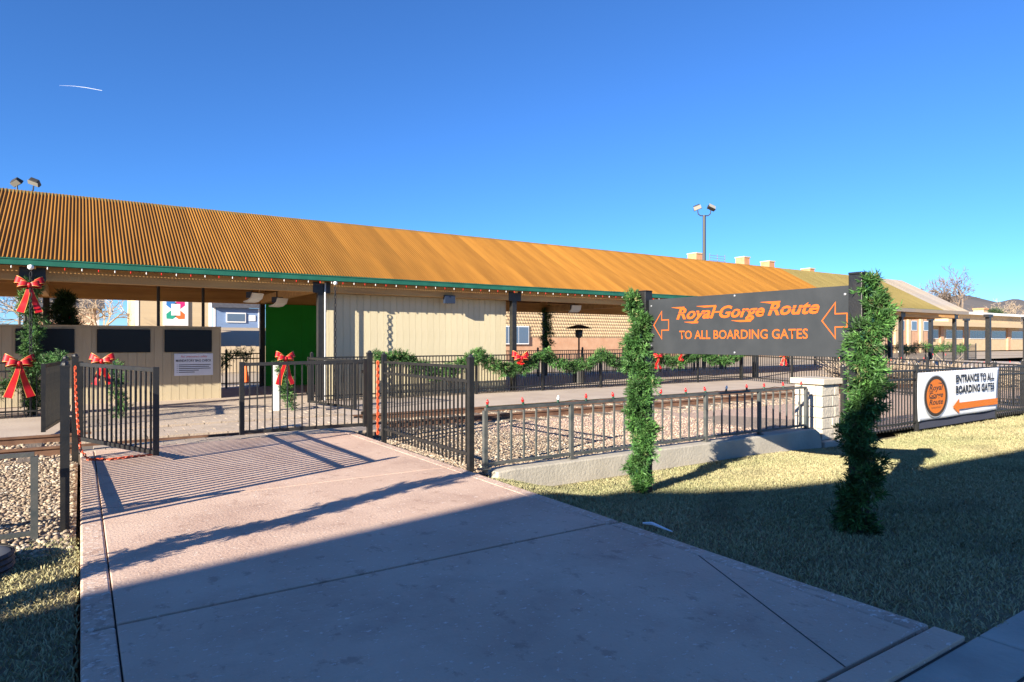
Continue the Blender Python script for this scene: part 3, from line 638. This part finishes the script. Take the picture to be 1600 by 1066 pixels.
garland('garland draped on the near left gate post', [(-1.1,16.6,.95),(-.6,16.2,1.05),(-.35,15.6,1.15),(-.3,15.2,1.1)], .13, 260, .1, 'garland swags left of the crossing')
garland('garland hanging beside the left gate leaf', [(.55,15.0,1.1),(.58,15.0,.7),(.62,15.0,.35),(.62,15.0,.05)], .14, 240, .1, 'garland swags left of the crossing')
garland('garland hanging below the bow on the white post', [(3.60,14.6,1.05),(3.72,14.55,.75),(3.75,14.5,.45),(3.82,14.5,.05)], .11, 280, .09, 'garlands at the far gate')
garland('dark garland along the rear fence behind the screen wall', [(3.1,23.5,.2),(3.7,23.5,.45),(4.3,23.5,1.0),(4.9,23.5,1.05)], .2, 150, .13, 'garlands at the rear fence')
for i in range(4): garland('garland draped on the far rear fence, %s from the canopy end' % ('first','second','third','fourth')[i], swag(46+i*4.2, 49.4+i*4.2, 24.3, 1.15, .35), .28, 90, .2, 'garlands on the far rear fence')
def ribbon(mb, pts, wdir, w, nrm=None):
    wd = Vector(wdir); n = len(pts); b = len(mb.v)
    for i, p in enumerate(pts):
        p = Vector(p); ww = w[i] if isinstance(w, list) else w
        for q in (-.5, -.455, .455, .5): mb.v.append(tuple(p+wd*ww*q))
    for i in range(n-1):
        for q in range(3): mb.f.append((b+i*4+q, b+i*4+q+1, b+i*4+q+5, b+i*4+q+4)); mb.m.append(1 if q != 1 else 0)
def bow(label, loc, rz=0, s=1.0, tail=1.0, roll=0):
    t = thing('red_bow', label, 'bow', loc, rz, 'red christmas bows'); t.rotation_euler = (0, roll, rz); t.scale = (s,s,s); mm = [M['red'], M['gold']]
    for sd in (-1, 1):
        for k, (ax, az) in enumerate(((1, .10), (.8, .02))):
            mb = MB(); pts = []
            for i in range(13):
                a = math.pi*2*i/12; pts.append((sd*(.17*ax)*(1-math.cos(a))*.62, -.03-.055*math.sin(a)-.03*k, az*(1-math.cos(a))*.5+.02*math.sin(a)))
            ribbon(mb, pts, (sd*-.25, .25, .95), [.05+.09*(1-math.cos(math.pi*2*i/12))*.5 for i in range(13)]); mb.build('loop', mm, t, True)
        mb = MB(); pts = [(sd*(.01+.17*f**1.2*tail*.75), -.05-.03*math.sin(f*7), -.03-.46*f*tail) for f in [i/8 for i in range(9)]]
        ribbon(mb, pts, (.95, .22*sd, .25*sd), [.06+.07*i/8 for i in range(9)]); mb.build('tail', mm, t, True)
    MB().lathe([(.001,-.05),(.035,-.035),(.045,0),(.035,.035),(.001,.05)], 10, (0,-.075,0)).build('knot', M['red'], t, True)
bow('large red bow with gold edges hanging high on the left canopy post', (-.88, 16.86, 2.66), 0, 1.15, 1.0)
bow('large red bow low on the fence left of the gate', (-1.02, 16.3, 1.05), .1, 1.2, 1.15)
bow('red bow behind the near left gate post', (.35, 14.6, 1.12), -.2, .95, .95)
bow('red bow with long tails on the white post at the far right gate', (3.62, 14.2, 1.13), .1, .95, 1.2)
bow('wide red bow on the platform fence swag before the shed corner', (11.25, 16.5, .98), -.1, 1.35, .25)
bow('red bow on the fence at the left edge of the sign', (17.2, 16.5, .95), 0, 1.0, .9)
bow('red bow on the fence just under the sign', (18.4, 16.5, 1.08), 0, 1.0, .6)
bow('red bow hanging on the fence behind the stone pillar', (21.9, 14.6, .95), -.8, .9, .8)
tag(MB().box(3.50,14.68,-.06,3.66,14.80,1.02).box(3.48,14.66,1.02,3.68,14.82,1.04).build('white_post', M['white'], bevel=.01), 'short square white post behind the near right gate leaf', 'post')

# ------------------------------------------------------------------ chains
def chain_mb(pts, link_len, wire, ratio=.55):
    mb = MB(); P = [Vector(p) for p in pts]; acc = 0; out = []
    for i in range(len(P)-1):
        L = (P[i+1]-P[i]).length; t = -acc
        while t+link_len*.72 <= L+1e-6:
            t += link_len*.72; out.append((P[i].lerp(P[i+1], min(1, t/L)), (P[i+1]-P[i]).normalized()))
        acc = L-t
    for k, (c, d) in enumerate(out):
        u = d.orthogonal().normalized(); w = d.cross(u); s = u if k % 2 else w
        mb.tube([c+d*math.cos(a)*link_len*.42+s*math.sin(a)*link_len*ratio*.42 for a in [2*math.pi*i/8 for i in range(9)]], wire, 4, cap=False)
    return mb
tag(chain_mb([(-.06,10.55,1.18),(-.05,10.45,.8),(-.03,10.2,.45),(.0,9.9,.12),(.08,9.75,.015),(.3,9.6,.012),(.8,9.7,.012)], .06, .008).build('plastic_chain', M['chain']), 'orange plastic chain hanging from the left gate post onto the path', 'chain')
mbc = MB()
for q in (-.045, -.015, .015, .045):
    c = chain_mb([(3.97+q*.5,9.86+q*1.2,1.2),(3.97+q*.5,9.86+q*1.2,.02)], .07, .012); mbc.add(c.v, c.f)
tag(mbc.build('plastic_chain', M['chain']), 'orange plastic chain doubled up hanging on the right fence post', 'chain')
def rain_chain(label, x, y, z0, z1):
    t = thing('rain_chain', label, 'rain chain', (x, y, z0), 0, 'rain chains')
    MB().lathe([(.001,z1-z0+.05),(.05,z1-z0+.03),(.06,z1-z0-.02),(.02,z1-z0-.06),(.001,z1-z0-.06)], 12).build('outlet_cup', M['white'], t, True)
    chain_mb([(0,0,z1-z0-.05),(0,0,0)], .15, .012, .42).build('links', M['plastic'], t)
rain_chain('dark rain chain hanging from the gutter at the shed corner', 5.62, EY-.08, -.05, 3.04)
rain_chain('dark rain chain hanging from the gutter before the bow post', -.86, EY-.22, -.05, 3.04)
tag(MB().tube([(5.43,17.17,-.08),(5.43,17.17,3.05)], .025, 8).build('conduit_pipe', M['steel']), 'galvanised conduit running down the canopy post at the shed', 'pipe')
# ------------------------------------------------------------------ lamps
def heater(label, loc, rz):
    t = thing('canopy_heater', label, 'heater', loc, rz, 'heaters under the canopy')
    MB().prism([(-.16,0),(-.10,-.14),(.05,-.22),(.22,-.24),(.22,-.21),(.06,-.18),(-.06,-.11),(-.12,.01)], lambda a, b, q: (q-.18, a, b), .36).build('reflector', M['white'], t)
    MB().box(-.12,-.02,-.12,.12,.18,.04).build('housing', M['navy'], t); MB().tube([(0,.1,.02),(0,.1,.3)], .02, 6).build('bracket', M['black'], t)
heater('white curved heater under the beam left of the green wall', (3.9,18.4,2.78), .5)
heater('small white heater near the shed corner post', (4.75,19.2,2.72), .5)
heater('grey heater under the beam of the bay right of the shed', (14.9,18.3,2.78), -.3)
ph_ = thing('patio_heater', 'black mushroom-topped patio heater standing under the canopy', 'patio heater', (15.9, 19.3, -.085))
MB().lathe([(.001,0),(.24,0),(.24,.5),(.20,.6),(.04,.62)], 16).build('base', M['lamp'], ph_); MB().tube([(0,0,.6),(0,0,1.75)], .035, 8).build('pole', M['lamp'], ph_)
MB().lathe([(.06,1.7),(.14,1.78),(.15,2.0),(.10,2.02)], 14).build('burner', M['lamp'], ph_, True); MB().lathe([(.52,2.06),(.34,2.14),(.10,2.2),(.001,2.2)], 20).build('hood', M['lamp'], ph_, True)
def flood(label, x, y, ztop, yaw, tilt=(.5,-.4), r=.09, zb=-.3, s=1.0):
    t = thing('floodlight_pole', label, 'floodlight pole', (x, y, zb), yaw, 'floodlight poles'); z = ztop-zb
    MB().tube([(0,0,0),(0,0,z)], [r*1.2, r], 10).build('pole', M['lamp'], t)
    MB().tube([(-.42*s,0,z+.32*s),(-.40*s,0,z+.1*s),(-.25*s,0,z-.02*s),(0,0,z-.03),(.25*s,0,z-.02*s),(.40*s,0,z+.1*s),(.42*s,0,z+.32*s)], .035*s, 6).build('bracket', M['lamp'], t)
    for k, sd in enumerate((-1, 1)):
        o = MB().prism([(-.28,-.16),(.28,-.16),(.20,.16),(-.20,.16)], lambda a, b, q: (a*s, (q-.12)*s, b*s), .24).build('lamp_head', M['lamp'], t, bevel=.02)
        o.location = (sd*.46*s, 0, z+.52*s); o.rotation_euler = (tilt[k], sd*.35, sd*.25)
        l = MB().box(-.24*s,-.135*s,-.12*s,.24*s,-.121*s,.12*s).build('lens', M['lens'], o)
flood('tall floodlight pole with two lamps rising behind the orange roof', 30.6, 25.6, 8.9, -.59, (.35,-.5), s=.9)
flood('pair of floodlights above the ridge at the far left', -1.45, 25.6, 6.2, -.59, (.9,.9), r=.05, s=.62)
flood('far floodlight pole near the right edge', 62, 31.5, 6.6, -.6, (.3,.3), r=.09, s=.7)
# free-standing canopy posts waiting for their roof
for x, y, h in ((47.2,FY,3.1),(54.0,FY+.3,3.1),(48.75,PYB,3.2),(54.95,PYB,3.2),(61.15,PYB,3.3)):
    t = thing('steel_post', 'dark freestanding steel post beyond the canopy end, %s' % {47.2:'front row nearest the roof',54.0:'front row at the right edge',48.75:'rear row under the eave',54.95:'rear row with speaker',61.15:'rear row with cross plate'}[x], 'post', (x,y,-.1), 0, 'freestanding canopy posts')
    MB().box(-.12,-.12,0,.12,.12,h).build('shaft', M['black'], t); MB().box(-.34,-.14,h-.02,.34,.14,h+.16).build('head_plate', M['black'], t)
# ------------------------------------------------------------------ shrubs beyond the right fence
def shrub(label, x, y, r, h, z):
    t = thing('bare_shrub', label, 'shrub', (x,y,z), 0, 'bare shrubs with lights'); mb = MB()
    for i in range(430):
        a = random.uniform(0,6.28); q = r*random.random()**.5; p = Vector((q*math.cos(a)*.4, q*math.sin(a)*.4, 0)); d = Vector((math.cos(a)*.7, math.sin(a)*.7, 1.0))*h*.35; pts = [p]
        for k in range(4): d = d+Vector((random.gauss(0,.10), random.gauss(0,.10), random.gauss(-.05,.06)))*min(h+.2, 1.1); p = p+d*.55; p.z = max(.02, p.z); pts.append(p.copy())
        mb.tube(pts, [.016,.014,.012,.010,.007], 3, cap=False)
    mb.build('twigs', M['vine'], t); 
    for i in range(9):
        a = random.uniform(0,6.28); link('bulb', br if i % 3 else bw, t, (r*.7*math.cos(a)*random.random(), r*.7*math.sin(a)*random.random(), h*random.uniform(.4,1)))
for i, (x, y, r, h) in enumerate(((23.4,12.6,1.0,1.25),(24.8,12.0,1.0,1.3),(26.3,11.3,1.0,1.2),(25.0,9.8,.9,.8),(27.5,9.9,1.1,.95),(27.0,8.2,.9,.7),(30.0,9.2,1.1,.9),(32.5,9.6,1.2,.9),(23.2,9.2,.8,.7))):
    shrub('tangled bare shrub with red bulbs beyond the fences, %s' % ('leftmost by the fence corner','second from the fence corner','third from the fence corner','low one before the tall ones','low one right of them','nearest the banner','right of the banner post','farthest right','small one behind the slanting fence')[i], x, y, r, h*.95, -.1)
struct(grid('planting_bed', 22.4, 60, 6.45, 16.6, 20, 8, lambda x, y: -.16+.05*np.sin(x*1.7)*np.sin(y*1.3), M['pinkbed']))
# ------------------------------------------------------------------ odds and ends
dp = thing('drain_riser', 'round black ribbed drain riser with grey lid in the left grass', 'drain', (-.66, 5.60, -.1))
MB().lathe([(.29 if i % 2 else .275, .02*i-.02) for i in range(11)], 28).build('ribbed_ring', M['plastic'], dp); MB().lathe([(.265,.165),(.2,.185),(.001,.19)], 28).build('lid', M['lid'], dp, True)
tag(MB().tube([(3.86,3.86,.0),(3.885,3.78,.012),(3.87,3.68,.012),(3.88,3.56,.0)], [.008,.014,.011,.005], 6).build('plastic_scrap', M['vinyl']), 'thin white plastic scrap lying at the edge of the path', 'litter')
tc_ = thing('traffic_cone', 'orange traffic cone behind the rear fence near the blue house', 'cone', (5.9, 29.5, -.3))
MB().lathe([(.17,.03),(.035,.75),(.001,.76)], 14).build('cone', M['conered'], tc_); MB().box(-.2,-.2,0,.2,.2,.03).build('base', M['conered'], tc_)
xt = thing('christmas_tree', 'dark christmas tree with white baubles behind the screen wall', 'christmas tree', (-.35, 20.6, -.09))
link('crown', garland_mesh([(0,0,.3),(0,0,1.2),(0,0,2.0),(0,0,2.75)], [.55,.45,.3,.08], 620, .2, dark=.45), xt); MB().tube([(0,0,0),(0,0,2.6)], [.05,.01], 6).build('trunk', M['bark'], xt)
for i in range(40):
    z = random.uniform(.4,2.6); rr = .52*(1-z/2.9)+.06; a = random.uniform(0,6.28); MB().lathe([(.001,-.035),(.03,-.02),(.03,.02),(.001,.035)], 6, (rr*math.cos(a), rr*math.sin(a), z)).build('bauble', M['white'] if i % 4 else M['red'], xt)
# ------------------------------------------------------------------ background buildings
def window(parent, x0, x1, z0, z1, y, frame=M['white'], dep=.08):
    w = MB().box(x0,y-dep,z0,x1,y-.02,z1).build('window', frame, parent)
    n = max(1, int((x1-x0)/1.0)); ww = (x1-x0-.1)/n
    for i in range(n): MB().box(x0+.08+i*ww, y-dep-.012, z0+.1, x0+.02+(i+1)*ww, y-dep-.004, z1-.1).build('pane', M['glass'], w)
bA = thing('brick_building', 'large salmon brick building with patterned block wall and chimneys behind the canopy', 'building', (0,50,-.4))
MB().box(26,0,0,74,14,7.2).build('wall', M['brick'], bA)
mbp = MB()
for r in range(9):
    for c in range(90):
        x = 30+c*.30+(.15 if r % 2 else 0); z = 2.35+r*.305
        mbp.box(x, -.11, z, x+.16, 0.01, z+.17)
tag(mbp.build('projecting_blocks', M['block'], bA), kind='stuff')
MB().box(29.6,-.03,2.25,57.4,-.002,5.1).build('block_panel', M['block'], bA)
MB().box(29.5,-.14,5.15,58,-.03,5.28).build('sill_course', M['white'], bA)
for i in range(8): window(bA, 30.2+i*3.4, 33.2+i*3.4, 5.35, 6.7, -.01)
window(bA, 31.5, 35.0, 1.6, 3.3, -.12)
MB().box(25.8,-.2,7.2,74.2,14.2,7.55).build('parapet', M['white'], bA)
MB().box(60,6,0,91.5,12,11.6).build('penthouse', M['tanhouse'], bA)
for i, x in enumerate((64.5, 74.0, 79.5, 89.2)):
    ch = MB().box(x, 5.2, 7.5, x+1.15, 6.6, (12.9,13.1,12.9,12.5)[i]).build('chimney', M['chim'], bA); MB().box(x-.08,5.12,(12.9,13.1,12.9,12.5)[i],x+1.23,6.68,(12.9,13.1,12.9,12.5)[i]+.15).build('coping', M['block'], ch)
mbr = MB()
for q in range(4): mbr.tube([(67.5,5.6,12.0+q*.32),(70.6,5.6,12.0+q*.32)], .035, 4)
for q in (67.5, 69, 70.5): mbr.tube([(q,5.6,11.0),(q,5.6,13.2)], .05, 4)
mbr.build('roof_railing', M['steel'], bA)
bB = thing('brick_annex', 'orange brick annex with small blue windows between piers beyond the canopy end', 'building', (0,52,-.4))
MB().box(94,0,0,118,10,6.2).build('wall', M['brick'], bB)
for i in range(6):
    x = 95+i*4.1; MB().box(x-.5,-.3,0,x+.3,0,6.0).build('pier', M['block'], bB); window(bB, x+.9, x+2.7, 3.6, 5.2, -.01)
MB().box(93.8,-.4,6.2,118.2,10.2,6.6).build('coping', M['white'], bB)
bC = thing('low_tan_building', 'low cream flat roofed building with long windows at the right edge', 'building', (0,56,-.4))
MB().box(122,0,0,200,12,4.6).build('wall', M['block'], bC)
for i in range(7): window(bC, 124+i*10, 131+i*10, 2.3, 4.0, -.01); MB().box(132-.6+i*10,-.35,0,132.6+i*10,0,4.6).build('pier', M['brick'], bC)
MB().box(121,-2.2,4.6,168,12.2,5.4).build('roof_slab', M['tanhouse'], bC); MB().box(140,2,5.4,175,9,7.2).build('upper_storey', M['block'], bC); MB().box(139,1,7.2,176,10,7.7).build('upper_roof', M['white'], bC)
def house(label, x0, x1, y, d, zb, h, m, roofh, name='house'):
    t = thing(name, label, 'house', (x0, y, zb)); w = x1-x0
    MB().box(0,0,0,w,d,h).build('wall', M[m], t)
    MB().prism([(-.4,h),(d/2,h+roofh),(d+.4,h),(d/2,h+roofh-.25)], lambda a, b, q: (-.4+q, a, b), w+.8).build('roof', M['shingle'], t)
    for x in (0, w-.16): MB().box(x-.01,-.03,0,x+.17,-.001,h).build('corner_trim', M['white'], t)
    return t
h1 = house('tan siding house carrying a four colour quilt emblem board', 2.75, 6.95, 45, 8, -.3, 5.2, 'tanhouse', 2)
em = MB().box(1.45,-.09,2.75,2.85,-.04,4.55).build('emblem_board', M['white'], h1)
def chev(cx, cz, sx, sz, m):
    p = [(0,.10),(.22,.32),(.44,.10),(.44,.42),(.22,.62),(0,.42)]
    an = math.atan2(-sx*(1 if cx < 2.1 else -1)*.9, 1)*1.0*(1 if sz > 0 else 1); an = (.8 if cx < 2.1 else -.8); sx, sz = 1.15, (1 if sz > 0 else -1); an *= sz
    flat([[(cx+sx*((a-.22)*math.cos(an)-sz*(b-.36)*math.sin(an)), cz+((a-.22)*math.sin(an)+sz*(b-.36)*math.cos(an))) for a, b in p]], M[m], 'emblem_chevron', em, (0,-.094,0), (1,0,0), UP)
chev(1.86,4.12,1.15,1,'q1'); chev(2.44,4.12,1.15,1,'q2'); chev(1.86,3.35,1.15,-1,'q3'); chev(2.44,3.35,1.15,-1,'q4')
h2 = house('blue house on the slope with white window and round quilt plate', 9.4, 13.2, 60, 7, 2.6, 1.75, 'bluehouse', 1.7)
window(h2, 1.0, 2.6, .5, 1.35, -.01)
for x, z in ((2.85,.65),(3.65,.95)): MB().box(x,-.05,z,x+.55,-.02,z+.5).build('quilt_plate', M['white'], h2)
MB().lathe([(.001,0),(.28,0),(.28,.03),(.001,.03)], 16).build('round_plate', M['vinyl'], h2).matrix_local = Matrix.Translation((3.9,-.02,.5)) @ Matrix.Rotation(R(90),4,'X')
house('pale house behind the bare trees at the far left', -16, -8, 56, 8, 0, 3.2, 'tanhouse', 2.2); house('brick toned house between the bare tree and the tan house', -3.5, 1.2, 60, 8, 0, 4.0, 'brick', 2.2)
bf = thing('board_fence', 'pale vertical board fence in front of the blue house', 'fence', (6.5,40,-.3))
pmb = MB().box(-.13,-.02,0,.13,.02,1.5).mesh('plank', M['fencewood'])
for i in range(34): link('plank', pmb, bf, (i*.275, 0, random.uniform(-.03,.03)))
# hillside with the houses behind the yard, far hills
struct(grid('slope', -120, 24, 46, 120, 30, 30, lambda x, y: -.37+3.0*S((y-47)/11)+.02*np.maximum(0, y-60), M['dirt']))
def hills(name, x0, x1, y, h, seed):
    n = 60; mb = MB(); rs = np.random.default_rng(seed); ph = rs.uniform(0,6.28,5)
    for i in range(n+1):
        x = x0+(x1-x0)*i/n; f = i/n; z = min(1, .25+f*5)*h*(.55+.25*math.sin(f*7+ph[0])+.12*math.sin(f*17+ph[1])+.06*math.sin(f*41+ph[2]))
        mb.v += [(x,y-h*2.2,-5),(x,y,z),(x,y+h*2,-5)]
    for i in range(n):
        for q in (0,1): mb.f.append((i*3+q,i*3+3+q,i*3+4+q,i*3+1+q)); mb.m.append(0)
    return struct(mb.build(name, M['hill'], smooth=True))
hills('hills', 2750, 7500, 1500, 330, 3)
# ------------------------------------------------------------------ trees
def bare_tree(label, x, y, z, h, spread, seed, m='bark', depth=6, rmin=0):
    rs = random.Random(seed); t = thing('bare_tree', label, 'tree', (x,y,z), 0, 'bare winter trees'); tr = MB(); cr = MB()
    def grow(p, d, L, r, k):
        pts = [p]; q = p.copy()
        for i in range(3): d = (d+Vector((rs.gauss(0,.13),rs.gauss(0,.13),rs.gauss(.02,.08)))).normalized(); q = q+d*L/3; pts.append(q.copy())
        (tr if k < 2 else cr).tube(pts, [max(q_, rmin) for q_ in (r, r*.88, r*.78, r*.68)], 6 if k < 2 else 3, cap=False)
        if k >= depth: return
        for i in range(3 if k < 4 else 2+(rs.random() < .5)):
            a = rs.uniform(0,6.28); s = spread*rs.uniform(.6,1.2); o = d.orthogonal().normalized(); o = Matrix.Rotation(a,3,d) @ o
            grow(pts[-1] if i else pts[2], (d+o*s).normalized(), L*rs.uniform(.66,.86), r*.62, k+1)
    grow(Vector((0,0,-.1)), Vector((0,0,1)), h*.26, h*.028, 0)
    tr.build('trunk', M[m], t, True); cr.build('crown', M[m], t)
bare_tree('broad bare tree seen under the left end of the canopy', -2.2, 43, -.3, 6.0, .95, 3, 'vine')
bare_tree('bare tree left of the bow post under the canopy', -6.5, 44, -.3, 6.5, .9, 5, 'vine')
bare_tree('bare tree close to the tan house', .8, 50, .0, 6.5, .9, 8, 'vine')
bare_tree('large bare tree on the skyline right of the canopy end', 181, 72, -.3, 23, .72, 11, 'bark', 7, .04)
bare_tree('pale bare tree at the right edge behind the cream building', 206, 70, -.3, 14, .9, 14, 'vine', 7, .03)
bare_tree('low bare tree beside the skyline tree', 184, 77, -.3, 12, .95, 17, 'vine', 7, .03)
# evergreen behind the cream building
et = thing('evergreen_tree', 'small dark evergreen in front of the hills at the right', 'tree', (194,69.5,-.3))
link('crown', garland_mesh([(0,0,1),(0,0,4),(0,0,7),(0,0,9)], [3,2.8,2,.6], 110, 1.6, dark=.6), et); MB().tube([(0,0,0),(0,0,8)], [.25,.05], 6).build('trunk', M['bark'], et)
ck = thing('brick_stack', 'square tan brick chimney stack beside the skyline tree', 'chimney', (184,68.5,-.4))
MB().box(0,0,0,2.2,2.2,9.6).build('shaft', M['block'], ck); MB().box(-.2,-.2,9.6,2.4,2.4,10).build('coping', M['chim'], ck)
# contrail
d0 = Vector((math.sin(R(YAW)), math.cos(R(YAW)), 0)); r0 = Vector((math.cos(R(YAW)), -math.sin(R(YAW)), 0))
def sky_pt(a, b, D): return tuple(d0*D+r0*(a*D)+Vector((0,0,1.5+b*D)))
ct = MB().tube([sky_pt(-.697,.3935,9000), sky_pt(-.675,.3925,9000), sky_pt(-.655,.390,9000), sky_pt(-.631,.3855,9000)], [.8,2.2,3.6,2.6], 6).build('contrail', M['trail'])
tag(ct, 'short white aircraft contrail high in the left sky', 'contrail')
# ------------------------------------------------------------------ the depot behind the camera whose shadow covers the foreground
DY = 6.0
dep = thing('depot_building', 'brick depot with stepped roofline standing behind the camera', 'building', (0,-DY,-.3))
def dp_(X, ys): h = (ys+DY)/.985; return (X-2.66*h, h+.3)
prof = [(-75,0),(-75,dp_(0,4.2)[1]),dp_(-9,4.2),dp_(-.3,4.60),dp_(3.9,5.28),dp_(4.7,5.2),dp_(5.25,4.55),dp_(6.0,4.15),dp_(7.6,3.75),(-9,dp_(0,3.75)[1]),(-9,0)]
MB().prism(prof, lambda a, b, q: (a, -q, b), 9).build('wall', M['depot'], dep)
for i in range(8):
    w = MB().box(-50+i*5,.004,1.0,-48+i*5,.06,3.0).build('window', M['white'], dep); MB().box(-49.9+i*5,.062,1.1,-48.1+i*5,.07,2.9).build('pane', M['glass'], w)
